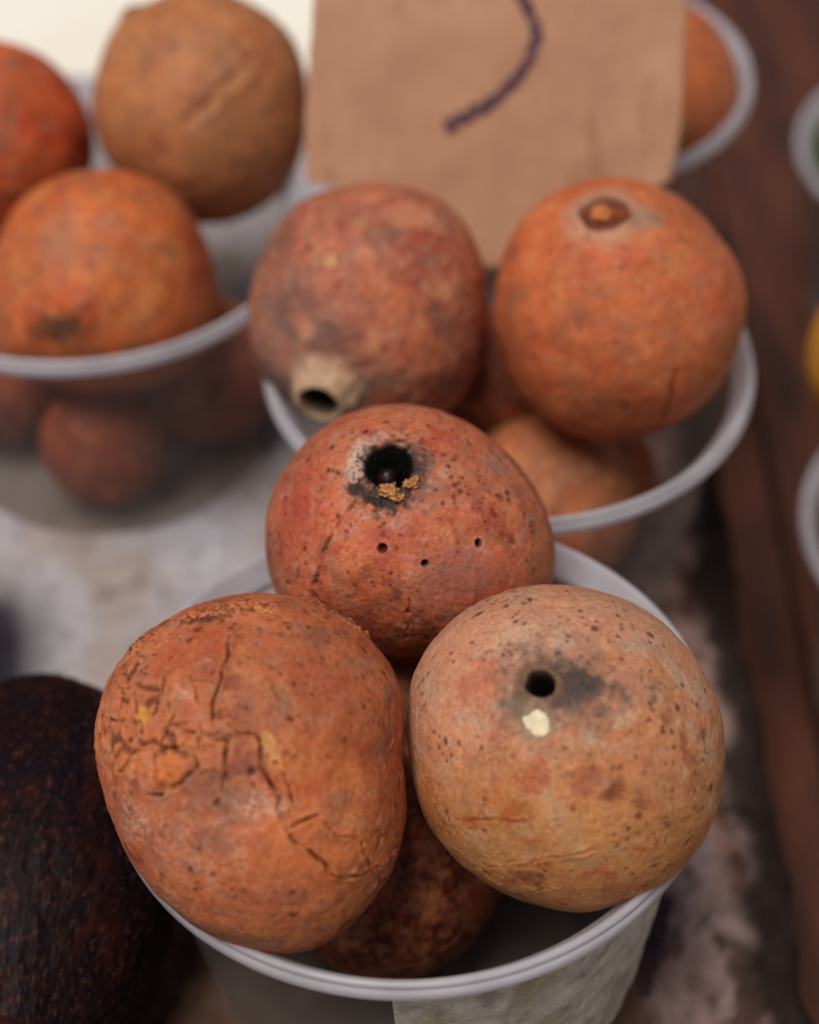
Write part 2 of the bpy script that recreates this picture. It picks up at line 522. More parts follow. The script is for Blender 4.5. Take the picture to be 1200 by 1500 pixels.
class Fruit:
    def __init__(self, cx, cy, R, depth, sil=None, n=60, seed=0, warp=0.62):
        self.c = at_depth(cx, cy, depth); self.cx, self.cy = cx, cy
        self.R = R; self.rpx = FPX * R / depth
        self.seed = seed
        wv = CAM - self.c; wv /= np.linalg.norm(wv)
        uv = np.cross(UP, wv); uv /= np.linalg.norm(uv); vv = np.cross(wv, uv)
        self.B = np.stack([uv, vv, wv])                   # rows: image right, image up, towards the camera
        if sil is not None:
            q = np.array(sil, float)
            th = np.arctan2(cy - q[:, 1], q[:, 0] - cx); rho = np.hypot(q[:, 0] - cx, q[:, 1] - cy) / self.rpx
            o_ = np.argsort(th); th = th[o_]; rho = rho[o_]
            g = np.linspace(-math.pi, math.pi, 361)[:-1]
            r = np.interp(g, np.concatenate([th - 2 * math.pi, th, th + 2 * math.pi]), np.tile(rho, 3))
            ker = np.exp(-np.linspace(-2, 2, 15) ** 2); ker /= ker.sum()
            r = np.convolve(np.tile(r, 3), ker, 'same')[360:720]
            self.g, self.r = g, r
        else:
            self.g = np.linspace(-math.pi, math.pi, 361)[:-1]; self.r = np.ones(360)
        D, self.F = sphere_dirs(n)
        # pull vertices to the side that is seen
        al = np.arccos(np.clip(D[:, 2], -1, 1)); al2 = al * (warp + (1 - warp) * (al / math.pi) ** 2)
        s = np.sin(al); k = np.where(s > 1e-9, np.sin(al2) / np.maximum(s, 1e-9), 1)
        D = np.stack([D[:, 0] * k, D[:, 1] * k, np.cos(al2)], 1)
        D /= np.linalg.norm(D, axis=1)[:, None]
        self.D = D
        self.h = np.zeros(len(D))                        # radial displacement in units of R
        s = np.hypot(D[:, 0], D[:, 1]); rho = self.rho(np.arctan2(D[:, 1], D[:, 0]))
        self.base = 1 + (rho - 1) * s ** 1.6
        sd = seed * 7.13
        self.sd = sd
        self.h += 0.020 * fbm(D * 1.7 + sd, 3) * (1 - s ** 4 * .7) + 0.0055 * fbm(D * 6 + sd, 4) + .0022 * fbm(D * 22 + sd, 3)

    def rho(self, th):
        return np.interp(th, np.concatenate([self.g - 2 * math.pi, self.g, self.g + 2 * math.pi]), np.tile(self.r, 3))

    def dirv(self, px, py):
        a, b = (px - self.cx) / self.rpx, (self.cy - py) / self.rpx
        s = math.hypot(a, b); th = math.atan2(b, a)
        s2 = min(s / float(self.rho(th)), 0.985)
        return np.array([s2 * math.cos(th), s2 * math.sin(th), math.sqrt(1 - s2 * s2)])

    def poly(self, pts, res=4):
        q = np.array([self.dirv(*p_) for p_ in pts])
        return q

    def colour(self, base, patches, specks=0, speck_col=(96, 48, 32), speck_r=(.010, .022), dust=.3, dustc=(196, 150, 128)):
        D, sd = self.D, self.sd
        col = np.tile(lin(*base), (len(D), 1))
        for i, (c, fr, lo, hi, amt) in enumerate(patches):
            col = mixc(col, lin(*c), sstep(lo, hi, fbm(D * fr + sd + 13.7 * i, 5, .58)) * amt)
        col = mixc(col, lin(*dustc), sstep(.0, .6, fbm(D * 9 + sd + 77, 5, .65)) * dust)
        big = fbm(D * 1.5 + sd + 140, 4, .55)
        col = col * (1 + .26 * big)[:, None]
        col = mixc(col, lin(132, 98, 74), sstep(.12, .6, fbm(D * 3.1 + sd + 190, 5, .6)) * .45)
        self.col = col
        return self.speckle(specks, speck_col, speck_r)

    def speckle(self, specks, speck_col, speck_r):
        D, sd = self.D, self.sd
        r_ = np.random.default_rng(self.seed + 100)
        if specks:
            ctr = r_.normal(size=(specks * 3, 3)); ctr /= np.linalg.norm(ctr, axis=1)[:, None]
            dens = fbm(ctr * 2.2 + sd + 5, 3)
            ctr = ctr[np.argsort(-dens + r_.normal(size=len(dens)) * .35)][:specks]
            Dj = D + .008 * np.stack([noise(D * 55 + sd), noise(D * 55 + sd + 40), noise(D * 55 + sd + 80)], 1)
            for c in ctr:
                if c[2] < -.25: continue
                d2 = 1 - D @ c
                rr = r_.uniform(*speck_r) * (1.6 if r_.random() < .12 else 1)
                idx = np.where(d2 < rr * rr * 3)[0]
                if len(idx) == 0: continue
                dd = np.linalg.norm(Dj[idx] - c, axis=1)
                k = np.exp(-(dd / rr) ** 4) * r_.uniform(.45, 1.0)
                self.col[idx] = mixc(self.col[idx], lin(*speck_col) * r_.uniform(.7, 1.5), k)
                self.h[idx] -= .0035 * k
        return self

    def jit(self, amp=.012, fr=16):
        D, sd = self.D, self.sd
        return D + amp * np.stack([fbm(D * fr + sd + 3, 3), fbm(D * fr + sd + 43, 3), fbm(D * fr + sd + 83, 3)], 1)

    def crack(self, pts, w=.010, depth=.022, lip=.006, dark=(88, 34, 20), amt=.85, lipc=None, amp=.022, side=0.0):
        poly = self.poly(pts)
        d0, _ = seg_dist(self.D, poly)
        ix = np.where(d0 < .12 + 5 * w)[0]
        D = self.D[ix]; sd = self.sd
        J = D + amp * np.stack([noise(D * 9 + sd + q) for q in (3, 43, 83)], 1) + amp * .20 * np.stack([noise(D * 31 + sd + q) for q in (13, 53, 93)], 1)
        d, t = seg_dist(J, poly)
        ends = .55 + .45 * np.clip(np.minimum(t, 1 - t) * 8, 0, 1)
        var = sstep(-.5, .5, noise(D * 14 + sd + 9))
        ww = w * (.75 + .5 * var) * (.55 + .45 * ends)
        k = np.exp(-(d / ww) ** 2)
        self.h[ix] += -depth * (.6 + .6 * var) * ends * k + lip * ends * np.exp(-((d - 2.3 * w) / (1.5 * w)) ** 2) * (.4 + var)
        c = self.col[ix]
        if lipc is not None:
            c = mixc(c, lin(*lipc), np.exp(-((d - 2.0 * w) / (1.3 * w)) ** 2) * .45 * ends * var)
        self.col[ix] = mixc(c, lin(*dark), k * amt * (.5 + .5 * ends))

    def blob(self, px, py, r, c, amt=1.0, ax=(1, 1), rot=0.0, dh=0.0, rag=.35, fr=12, soft=.5):
        """irregular stain; r in pixels, ax stretches it"""
        c0 = self.dirv(px, py)
        t1 = np.cross([0, 1, 0], c0); t1 /= np.linalg.norm(t1); t2 = np.cross(c0, t1)
        ix = np.where(self.D @ c0 > math.cos(min(3.0, 2.6 * r * max(ax) / self.rpx + .02)))[0]
        D = self.D[ix]
        e = D - c0
        x, y = e @ t1, e @ t2
        x, y = (x * math.cos(rot) + y * math.sin(rot)) / ax[0], (-x * math.sin(rot) + y * math.cos(rot)) / ax[1]
        q = np.hypot(x, y) / (r / self.rpx)
        q = q * (1 + rag * fbm(D * fr + self.sd + px, 4))
        k = sstep(1 + soft * .5, 1 - soft * .5, q)
        if c is not None: self.col[ix] = mixc(self.col[ix], lin(*c), k * amt)
        self.h[ix] += dh * k
        kk = np.zeros(len(self.D)); kk[ix] = k
        return kk, None

    def dist(self, px, py):
        c0 = self.dirv(px, py)
        return np.arccos(np.clip(self.D @ c0, -1, 1)) * self.rpx, c0      # in pixels of arc

    def verts(self):
        r = self.R * (self.base + self.h)
        return (self.D * r[:, None]) @ self.B

    def surf(self, px, py, off=0.0):
        c0 = self.dirv(px, py)
        i = int(np.argmax(self.D @ c0))
        r = self.R * (self.base[i] + self.h[i] + off)
        return (c0 * r) @ self.B, c0 @ self.B

    def build(self, label, material, group=None, name='round_fruit', parts=True):
        V = self.verts()
        zmin = V[:, 2].min()
        if parts:
            e = empty(name, self.c + [0, 0, zmin])
            me = make_mesh('skin', V - [0, 0, zmin], self.F, True, self.col)
            o = mobj('skin', me, material, e)
            self.root, self.z0 = e, zmin
        else:
            me = make_mesh(name, V - [0, 0, zmin], self.F, True, self.col)
            e = mobj(name, me, material); e.location = self.c + [0, 0, zmin]
        tag(e, label, 'fruit', group)
        return e

def lump(name, parent, pos, size, m, seed=0, stretch=(1, 1, 1), rough=.35, n=7, freq=1.6, octs=3):
    D, F_ = sphere_dirs(n)
    r = 1 + rough * fbm(D * freq + seed * 3.7, octs)
    V = D * r[:, None] * np.array(stretch) * size
    o = mobj(name, make_mesh(name, V, F_, rough < .2), m, parent)
    o.location = pos
    return o

M_CRUMB = plain('tan_crumb', lin(188, 132, 82), 0.9, 0.15, 0.6, 1500.0, 0.9)
M_FLESH = plain('cream_flesh', lin(226, 212, 178), 0.7, 0.3, 0.18, 700.0, 0.6)
M_SEED = plain('dark_seed', lin(30, 12, 12), 0.42, 0.4, 0.3, 300.0)
M_STEM = plain('brown_stem', lin(140, 70, 40), 0.75, 0.25, 0.4, 700.0, 0.6)
M_CHAR = plain('black_rot', lin(30, 22, 20), 0.9, 0.15, 0.4, 900.0, 0.6)

GP = 'russet orange fruit in the cups'
ORANGE = [((168, 72, 44), 2.6, .0, .55, .75), ((204, 128, 76), 3.6, .05, .6, .7), ((152, 84, 62), 5.5, .1, .6, .55), ((186, 100, 58), 11, .0, .5, .45), ((140, 60, 40), 17, .18, .5, .5)]

# ---- cracked fruit, front left
SIL = [(142,1080),(150,1020),(165,985),(200,940),(250,905),(310,878),(370,868),(430,874),(480,892),(530,925),(570,970),(588,1010),(591,1060),(588,1110),(594,1160),(592,1210),(575,1270),(540,1325),(490,1370),(430,1392),(370,1388),(310,1365),(255,1325),(205,1270),(170,1200),(150,1140)]
FL_R = .0352
fl = Fruit(372, 1128, FL_R, FPX * FL_R / 238, SIL, 170, 1)
fl.h += .006 * fbm(fl.D * 4.2 + 2, 3)
left = sstep(-.05, -.55, fl.D[:, 0]) * sstep(-.35, .1, fl.D[:, 1])         # wrinkled shoulder
fl.h += left * (.012 * (np.abs(fbm(fl.D * 9 + 31, 3)) - .2) + .005 * fbm(fl.D * 26, 3))
fl.colour((190, 106, 66), [((176, 78, 46), 2.4, .0, .5, .7), ((206, 128, 70), 3.2, .0, .55, .65), ((150, 90, 68), 5, .15, .6, .5), ((186, 92, 52), 10, .0, .5, .5), ((132, 58, 40), 19, .2, .5, .5)], 620, (92, 38, 28), (.009, .022), .5, (182, 132, 110))
LC = (214, 140, 84)
FL_CRACKS = [
    ([(336,935),(336,960),(330,984),(323,1013),(314,1040),(309,1065),(296,1079),(293,1101)], .008, .024),
    ([(293,1101),(271,1099),(244,1092),(235,1085),(219,1090),(218,1065),(210,1058)], .010, .028),
    ([(208,1063),(176,1056),(163,1058)], .008, .020),
    ([(219,1099),(206,1106),(197,1130),(188,1130)], .010, .022),
    ([(239,1121),(246,1144),(266,1151),(289,1137),(298,1126),(296,1108)], .012, .026),
    ([(239,1162),(258,1155),(266,1151)], .009, .02),
    ([(374,1076),(381,1099),(383,1126),(397,1144),(406,1166),(410,1193),(417,1218)], .011, .034),
    ([(392,1108),(410,1130),(422,1153),(426,1175)], .010, .028),
    ([(417,1218),(442,1200),(462,1191),(480,1211)], .010, .026),
    ([(417,1218),(446,1241),(469,1259),(487,1277)], .010, .030),
    ([(487,1277),(518,1279),(539,1270),(563,1256),(588,1250)], .008, .020),
    ([(518,1225),(530,1252),(539,1270)], .007, .016),
    ([(332,1090),(336,1126),(332,1157),(325,1180)], .011, .018),
    ([(208,1004),(206,1036),(212,1054)], .009, .022),
    ([(248,985),(242,1018)], .009, .02),
    ([(266,1000),(293,1004),(320,1009)], .006, .012),
    ([(262,1065),(280,1076),(298,1076)], .008, .018),
    ([(200,960),(230,965),(262,950)], .008, .016), ([(178,1000),(190,1025),(186,1050)], .008, .016),
    ([(230,1030),(250,1035),(258,1060)], .007, .014),
    ([(540,1300),(560,1275),(580,1262)], .007, .014), ([(590,1075),(570,1090),(560,1110)], .008, .014),
    ([(336,1060),(352,1072),(374,1076)], .007, .012), ([(296,1079),(318,1082),(332,1090)], .007, .014), ([(262,1065),(250,1080),(244,1092)], .007, .016),
    ([(480,1211),(492,1222),(518,1225)], .007, .012), ([(410,1193),(424,1188),(426,1175)], .007, .014), ([(163,1058),(158,1085),(170,1105),(188,1130)], .007, .014),
    ([(212,1054),(232,1050),(242,1018)], .007, .014), ([(270,940),(262,960),(248,985)], .006, .012)]
def fl_pass(first):
    for pts, w_, dp in FL_CRACKS:
        if first: fl.crack(pts, w_ * 1.05, 0, .008, (72, 26, 14), 0, LC)
        else: fl.crack(pts, w_ * 1.05, dp * 1.3, 0, (66, 24, 13), .95, None)
fl_pass(True)
# network of small cracks on the wrinkled shoulder
def crackle(F0, mask, nseed, w, depth, seed, dark, thr=0.0):
    ix = np.where(mask > .02)[0]
    D = F0.D[ix]; sd = F0.sd
    r_ = np.random.default_rng(seed)
    pts = r_.normal(size=(nseed, 3)); pts /= np.linalg.norm(pts, axis=1)[:, None]
    J = D + .05 * np.stack([noise(D * 7 + q) for q in (1, 31, 61)], 1) + .012 * np.stack([noise(D * 30 + q) for q in (1, 31, 61)], 1)
    dd = np.sqrt(np.maximum(2 - 2 * (J @ pts.T), 0))
    dd = np.partition(dd, 1, axis=1)
    e = dd[:, 1] - dd[:, 0]
    on = sstep(thr - .15, thr + .15, noise(D * 6 + sd + 21)) * mask[ix]
    k = np.exp(-(e / w) ** 2) * on
    F0.h[ix] += -depth * k + depth * .35 * np.exp(-((e - 2.6 * w) / (2 * w)) ** 2) * on
    F0.col[ix] = mixc(mixc(F0.col[ix], lin(*LC), np.exp(-((e - 2.4 * w) / (1.6 * w)) ** 2) * on * .35), lin(*dark), k * .8)
sh = sstep(.05, -.35, fl.D[:, 0]) * sstep(-.25, .05, fl.D[:, 1])
crackle(fl, sh, 240, .009, .014, 3, (92, 38, 20), -.08)
crackle(fl, sstep(.3, .6, fl.D[:, 0]) * sstep(-.1, -.35, fl.D[:, 1]), 160, .010, .009, 5, (110, 46, 26), .15)
fl_pass(False)
# torn band along the top
J = fl.jit(.05, 9)
dB, tB = seg_dist(J, fl.poly([(196,950),(240,925),(290,908),(330,902),(385,897)]))
band = sstep(.13, .03, dB)
nb = fbm(fl.D * 34, 4)
fl.h += band * .024 * nb
fl.col = mixc(fl.col, lin(70, 40, 28), band * sstep(.1, .45, nb) * .85)
fl.col = mixc(fl.col, lin(216, 156, 96), band * sstep(.12, .45, -nb) * .8)
dB, tB = seg_dist(fl.jit(.03, 12), fl.poly([(462,880),(485,889),(510,904),(535,924)]))
rid = sstep(.085, .02, dB)
fl.h += rid * (.012 + .030 * fbm(fl.D * 17 + 4, 4))
fl.col = mixc(fl.col, lin(128, 62, 36), rid * .7)
fl.col = mixc(fl.col, lin(204, 140, 92), rid * sstep(.1, .4, fbm(fl.D * 30 + 4, 3)) * .6)
fl.blob(300, 912, 13, (46, 32, 26), .7, (1.8, .6), 0, -.006, .9, 26)
fl.blob(217, 1050, 14, (206, 140, 66), .9, (1.2, .8), 0, .004, .6, 20)
fl.blob(398, 1100, 16, (208, 146, 84), .8, (.6, 1.9), .4, .004, .6, 20)
fl.blob(262, 1128, 26, (204, 116, 54), .8, (1.1, .8), .3, .006, .3, 12)
nw = fbm(fl.D * 42 + 3, 3)
for x, y, r, am, axs in [(212, 1195, 34, .75, (1, 1)), (380, 1180, 26, .8, (1.3, .7)), (300, 1225, 60, .35, (1.6, .9)), (250, 1330, 50, .45, (1.5, .7)), (280, 1023, 7, .9, (1.4, .6))]:
    k, q = fl.blob(x, y, r, None, 1, axs, 0, 0, .4, 9, 1.1)
    fl.col = mixc(fl.col, lin(214, 172, 150), k * am * sstep(-.15, .4, nw))
fl.blob(355, 1125, 22, (122, 62, 52), .7, (1.2, .7), .3, -.01, .5, 14, .9)
fl.blob(368, 1128, 6, (60, 22, 20), .9)
fl.blob(196, 1240, 26, (150, 52, 24), .8, (1.3, .5), -.8, -.004, .4, 12, .8)
fl.blob(290, 1345, 60, (92, 88, 66), .5, (1.8, .5), -.5, 0, .5, 9, 1.2)
for x, y, r in [(330, 1160, 30), (318, 1215, 28), (470, 940, 20), (545, 1100, 26), (300, 1140, 24), (490, 1230, 12)]:
    fl.blob(x, y, r, (128, 84, 68), .5, (1.2, .8), .4, 0, .6, 11, 1.2)
for x, y, r in [(465, 1120, 40), (440, 1240, 46), (520, 1240, 40), (500, 1330, 40)]:
    fl.blob(x, y, r, (206, 116, 60), .5, (1.2, .9), .4, 0, .5, 8, 1.4)
fl.build('russet orange fruit with deeply cracked skin at the rim of the front cup', M_SKIN, GP)
# ---- fruit with hole and pale spot, front right
SIL = [(597,1050),(602,1000),(625,950),(665,905),(720,872),(780,858),(850,860),(920,880),(985,925),(1030,985),(1055,1050),(1058,1110),(1048,1180),(1010,1250),(960,1295),(900,1322),(850,1332),(790,1322),(720,1295),(660,1250),(620,1190),(603,1120)]
FR_R = .0350
fr_ = Fruit(828, 1095, FR_R, FPX * FR_R / 233, SIL, 170, 2)
fr_.colour((196, 126, 84), [((206, 144, 108), 2.2, .0, .6, .6), ((182, 92, 56), 3.0, .05, .55, .65), ((168, 112, 76), 6, .0, .6, .5), ((200, 140, 84), 9, .0, .5, .4)], 0, (92, 46, 32), (.009, .020), .35, (206, 168, 140))
up = sstep(-.1, .6, fr_.D[:, 1] - .3 * fr_.D[:, 0] + .25 * fbm(fr_.D * 3 + 4, 3))
fr_.col = mixc(fr_.col, lin(206, 152, 126), up * .55)
fr_.col = mixc(fr_.col, lin(188, 164, 140), sstep(.1, .5, fbm(fr_.D * 4 + 44, 5, .6)) * .45)
low = sstep(.1, -.6, fr_.D[:, 1])
fr_.col = mixc(fr_.col, lin(190, 132, 72), low * (.55 + .3 * fbm(fr_.D * 5, 4)))
fr_.col = mixc(fr_.col, lin(176, 92, 44), low * sstep(.1, .5, fbm(fr_.D * np.array([4, 9, 4]) + 8, 5)) * .7)
fr_.speckle(760, (92, 46, 32), (.008, .019))
k, q = fr_.blob(812, 1016, 74, None, 1, (1.15, .78), .05, 0, .5, 7, 1.2)
nz = fbm(fr_.D * 16 + 5, 5)
fr_.col = mixc(fr_.col, lin(104, 82, 72), k * (.75 + .7 * nz))
fr_.blob(838, 1006, 38, (56, 46, 44), .85, (1.1, .8), 0, 0, .6, 12, 1.1)
fr_.blob(792, 1003, 34, (84, 66, 58), .75, (1, 1), 0, 0, .7, 12, 1.1)
fr_.blob(768, 1012, 22, (62, 52, 48), .8, (.5, 1.5), -.2, 0, .6, 12, 1.1)
fr_.blob(760, 1035, 18, (120, 100, 80), .6, (1, 1), 0, 0, .6, 12, 1.1)
d, c0 = fr_.dist(792, 1003)
dj = d * (1 + .14 * fbm(fr_.D * 9, 3))
fr_.h += -.026 * np.exp(-(d / 50) ** 2) + .014 * np.exp(-((dj - 27) / 8) ** 2) * (.5 + fbm(fr_.D * 16, 3)) + .006 * nz * np.exp(-(d / 60) ** 2) - .40 * sstep(22, 9, dj)
fr_.col = mixc(fr_.col, lin(128, 92, 66), np.exp(-((dj - 25) / 6) ** 2) * .6)
fr_.col = mixc(fr_.col, lin(14, 9, 8), sstep(23, 17, dj))
fr_.crack([(682,1198),(720,1192),(780,1194),(845,1188)], .010, .010, .003, (140, 66, 26), .7)
fr_.crack([(700,1262),(760,1250),(830,1240),(868,1236)], .008, .008, .003, (170, 96, 46), .55)
fr_.crack([(1008,1246),(1030,1222),(1048,1188)], .012, .016, .004, (90, 48, 26), .7)
fr_.crack([(770,1300),(800,1290),(830,1296)], .008, .006, .002, (110, 60, 34), .5)
for x, y, r, c in [(790, 1135, 22, (170, 82, 46)), (855, 1140, 22, (150, 78, 52)), (900, 1150, 14, (120, 58, 40)), (1020, 1075, 12, (130, 60, 36)), (990, 1085, 12, (140, 66, 38)), (1000, 1110, 12, (140, 70, 40)), (935, 1170, 12, (150, 78, 40)), (965, 1055, 10, (130, 70, 44)), (885, 1160, 9, (90, 48, 34)), (760, 1185, 20, (160, 84, 34)), (700, 1200, 14, (168, 90, 44)), (925, 1000, 24, (186, 130, 104)), (700, 1000, 30, (192, 112, 82)), (780, 1275, 20, (120, 66, 40))]:
    fr_.blob(x, y, r, c, .65, (1.2, .9), x * .1, -.002, .7, 13, .9)
fr_.blob(785, 1060, 27, (150, 124, 100), .8, (1.1, .9), 0, -.012, .5, 14, .6)
fr_.build('tan orange fruit with a dark hole and a cream spot, on the front cup', M_SKIN, GP)
p_, nn = fr_.surf(786, 1058, 0)
sp = lump('flesh_spot', fr_.root, p_ - np.array([0, 0, fr_.z0]) - nn * .0006, .0036, M_FLESH, 4, (1.05, .85, .26), .20, 26, .9, 2)
import mathutils
sp.rotation_mode = 'QUATERNION'
sp.rotation_quaternion = mathutils.Vector(nn).to_track_quat('Z', 'Y')
tag(sp, 'cream white spot below the hole')

# ---- fruit with ragged hole, back of the front cup
SIL = [(390,790),(398,725),(430,670),(480,622),(540,597),(600,593),(660,608),(720,645),(770,695),(800,750),(812,800),(812,845),(795,890),(750,930),(680,955),(610,962),(540,950),(470,925),(420,895),(398,850)]
FT_R = .0336
ft = Fruit(602, 785, FT_R, FPX * FT_R / 203, SIL, 160, 3)
ft.colour((192, 104, 68), [((176, 72, 52), 2.4, .0, .5, .75), ((200, 126, 84), 3.4, .0, .55, .6), ((158, 96, 80), 5.5, .05, .6, .6), ((190, 98, 60), 10, .0, .5, .45), ((136, 58, 46), 15, .2, .5, .5)], 900, (70, 32, 26), (.009, .021), .5, (190, 142, 124))
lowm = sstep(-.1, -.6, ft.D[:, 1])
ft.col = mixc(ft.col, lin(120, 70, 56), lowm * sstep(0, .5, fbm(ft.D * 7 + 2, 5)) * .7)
ft.crack([(520,738),(500,765),(484,795),(470,832),(463,872)], .014, .036, .010, (92, 36, 24), .6)
ft.crack([(735,680),(760,712),(785,750),(803,790)], .016, .030, .006, (120, 50, 32), .55)
ft.crack([(600,870),(598,910),(592,950)], .012, .016, .004, (100, 44, 32), .5)
d, c0 = ft.dist(572, 690)
ang = fbm(ft.D * 8 + 3, 4)
dj = d * (1 + .30 * ang)
k, q = ft.blob(575, 690, 66, None, 1, (1.05, 1.0), 0, 0, .4, 7, 1.2)
ft.col = mixc(ft.col, lin(190, 156, 138), k * .55 * sstep(-.3, .4, fbm(ft.D * 20, 4)))
ft.blob(530, 680, 26, (206, 176, 158), .8, (.7, 1.4), 0, .004, .5, 12, 1)
ft.h += -.02 * np.exp(-(d / 60) ** 2) + .022 * np.exp(-((dj - 46) / 10) ** 2) * (.6 + .8 * fbm(ft.D * 18, 3))
nr = fbm(ft.D * 24 + 7, 4)
ring = sstep(70, 46, dj) * sstep(-.25, .2, nr + .55 * sstep(.0, -.2, (ft.D - c0)[:, 1]) + .2 * sstep(-.05, .15, (ft.D - c0)[:, 0]) - .25)
ft.col = mixc(ft.col, lin(40, 30, 28), ring * .95)
ft.h += .006 * nr * sstep(66, 40, dj)
ft.blob(615, 690, 26, (96, 74, 66), .7, (.7, 1.3), 0, 0, .6, 14, 1)
ft.blob(570, 738, 20, (32, 24, 22), .95, (1.2, .7), 0, 0, .7, 16, .8)
ft.blob(527, 722, 15, (44, 34, 30), .85, (1, .8), 0, 0, .7, 16, .8)
ft.blob(572, 688, 41, (16, 10, 8), 1, (.92, 1.0), 0, 0, .3, 9, .5)
k2, q2 = ft.blob(572, 688, 31, None, 1, (.92, 1.0), 0, 0, .12, 6, .5)
ft.h += -.42 * k2
ft.col = mixc(ft.col, lin(12, 8, 7), sstep(0, .06, k2))
for x, y, r in [(561, 803, 6), (620, 820, 4.5), (699, 795, 5), (427, 854, 4)]:
    d, c0 = ft.dist(x, y)
    ft.h += -.09 * sstep(r * 1.3, r * .6, d)
    ft.col = mixc(ft.col, lin(206, 140, 116), np.exp(-((d - r * 1.7) / (r * .5)) ** 2) * .4)
    ft.col = mixc(ft.col, lin(16, 8, 8), sstep(r * 1.45, r * .95, d))
for x, y, r in [(430, 780, 34), (450, 700, 30), (640, 650, 24), (670, 830, 30), (720, 770, 24), (560, 800, 22)]:
    ft.blob(x, y, r, (170, 66, 48), .5, (.8, 1.3), x, 0, .7, 9, 1.2)
for x, y, r in [(700, 840, 34), (640, 850, 40), (720, 680, 30)]:
    ft.blob(x, y, r, (150, 108, 96), .5, (1.1, .9), x, 0, .7, 9, 1.2)
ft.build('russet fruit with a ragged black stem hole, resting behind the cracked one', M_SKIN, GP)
for i, (x, y, s_) in enumerate([(573, 724, 11), (584, 734, 8), (601, 718, 8), (608, 711, 5)]):
    p_, nn = ft.surf(x, y, 0)
    lump('crumb', ft.root, p_ - np.array([0, 0, ft.z0]) + nn * .0004, s_ / FPX * .42, M_CRUMB, i, (1.3, .9, .8), .7, 14)
cc = ft.dirv(563, 694)
lump('seed', ft.root, (cc * ft.R * .815) @ ft.B - np.array([0, 0, ft.z0]), .0030, M_SEED, 3, (.9, .9, 1.2), .06, 14)

# ---- middle cup
SIL = [(365,470),(375,400),(400,345),(440,300),(500,277),(560,272),(620,282),(670,315),(700,365),(712,430),(708,500),(690,560),(650,605),(600,628),(540,632),(470,618),(415,585),(382,545)]
ML_R = .0335
ml = Fruit(540, 450, ML_R, FPX * ML_R / 174, SIL, 110, 4)
ml.h += .012 * fbm(ml.D * 7, 4)
ml.colour((178, 100, 74), [((164, 72, 52), 2.6, .0, .5, .8), ((190, 118, 84), 4, .0, .5, .6), ((146, 98, 82), 4.5, .0, .5, .6), ((140, 64, 48), 9, .1, .5, .6), ((196, 138, 104), 9, .2, .5, .6)], 60, (84, 40, 40), (.02, .035), .4, (190, 146, 122))
lf = sstep(.0, -.7, ml.D[:, 0] + ml.D[:, 1] * .8)
ml.col = mixc(ml.col, lin(150, 112, 98), lf * (.5 + .5 * fbm(ml.D * 6, 4)))
ml.col = mixc(ml.col, lin(196, 110, 70), sstep(.05, .45, fbm(ml.D * 2.6 + 61, 4)) * sstep(-.5, .3, ml.D[:, 0]) * .7)
ml.col = mixc(ml.col, lin(118, 92, 84), sstep(.0, .4, fbm(ml.D * 3.4 + 81, 4)) * lf * .7)
for x, y, r in [(420, 350, 26), (570, 345, 20), (440, 440, 26), (640, 470, 24), (660, 560, 26), (500, 500, 24)]:
    ml.blob(x, y, r, (112, 74, 64), .6, (1.3, .8), x, -.004, .7, 9, 1.1)
for x, y, r in [(600, 320, 26), (660, 420, 20), (450, 490, 12), (545, 500, 12), (690, 505, 12)]:
    ml.blob(x, y, r, (204, 142, 104), .6, (1.3, .8), x, .006, .7, 9, 1.1)
ml.blob(400, 560, 50, (92, 78, 66), .6, (1, .8), 0, 0, .5, 8, 1.2)
ml.blob(530, 562, 14, (60, 44, 38), .8, (1, 1), 0, 0, .5, 12, 1)
ml.blob(485, 385, 10, (206, 158, 104), .8); ml.blob(545, 462, 8, (140, 60, 56), .6)
d, c0 = ml.dist(483, 478); ml.h += .010 * np.exp(-(d / 16) ** 2) - .018 * np.exp(-(d / 7) ** 2)
ml.col = mixc(ml.col, lin(70, 44, 36), np.exp(-(d / 7) ** 2) * .6)
d, c0 = ml.dist(480, 566)
dj = d * (1 + .12 * fbm(ml.D * 9, 3))
ml.h += .05 * np.exp(-(dj / 62) ** 2) + .15 * sstep(52, 26, dj)
ml.col = mixc(ml.col, lin(196, 164, 134), sstep(70, 30, dj) * .9)
ml.h += -.34 * sstep(24, 17, d)
ml.col = mixc(ml.col, lin(20, 14, 12), sstep(25, 21, d))
ml.build('mottled pinkish brown fruit with a hollow stem stub, under the price card', M_SKIN, GP)

SIL = [(725,430),(735,380),(760,330),(800,290),(850,268),(900,262),(960,275),(1010,305),(1050,350),(1083,400),(1090,440),(1075,520),(1040,580),(990,620),(930,640),(870,643),(810,622),(765,580),(738,520)]
MR_R = .0350
mr = Fruit(905, 452, MR_R, FPX * MR_R / 186, SIL, 110, 5)
mr.colour((198, 104, 60), [((186, 84, 48), 2.4, .0, .5, .7), ((202, 126, 78), 4, .0, .5, .55), ((170, 92, 62), 6, .05, .5, .5), ((150, 70, 44), 11, .2, .5, .4)], 40, (120, 60, 40), (.018, .03), .3, (204, 140, 104))
mr.crack([(985,540),(980,575),(968,610),(955,640)], .022, .028, .004, (110, 44, 24), .6)
mr.crack([(1083,400),(1075,440),(1080,480)], .02, .016, .004, (150, 70, 40), .4)
mr.crack([(860,493),(900,489),(945,492)], .012, .006, .002, (206, 130, 84), .5)
d, c0 = mr.dist(887, 317)
dj = d * (1 + .15 * fbm(mr.D * 7, 3))
mr.col = mixc(mr.col, lin(188, 144, 116), sstep(72, 40, dj) * .75)
mr.blob(938, 325, 26, (164, 130, 110), .7, (1.2, .8), 0, 0, .5, 10, 1)
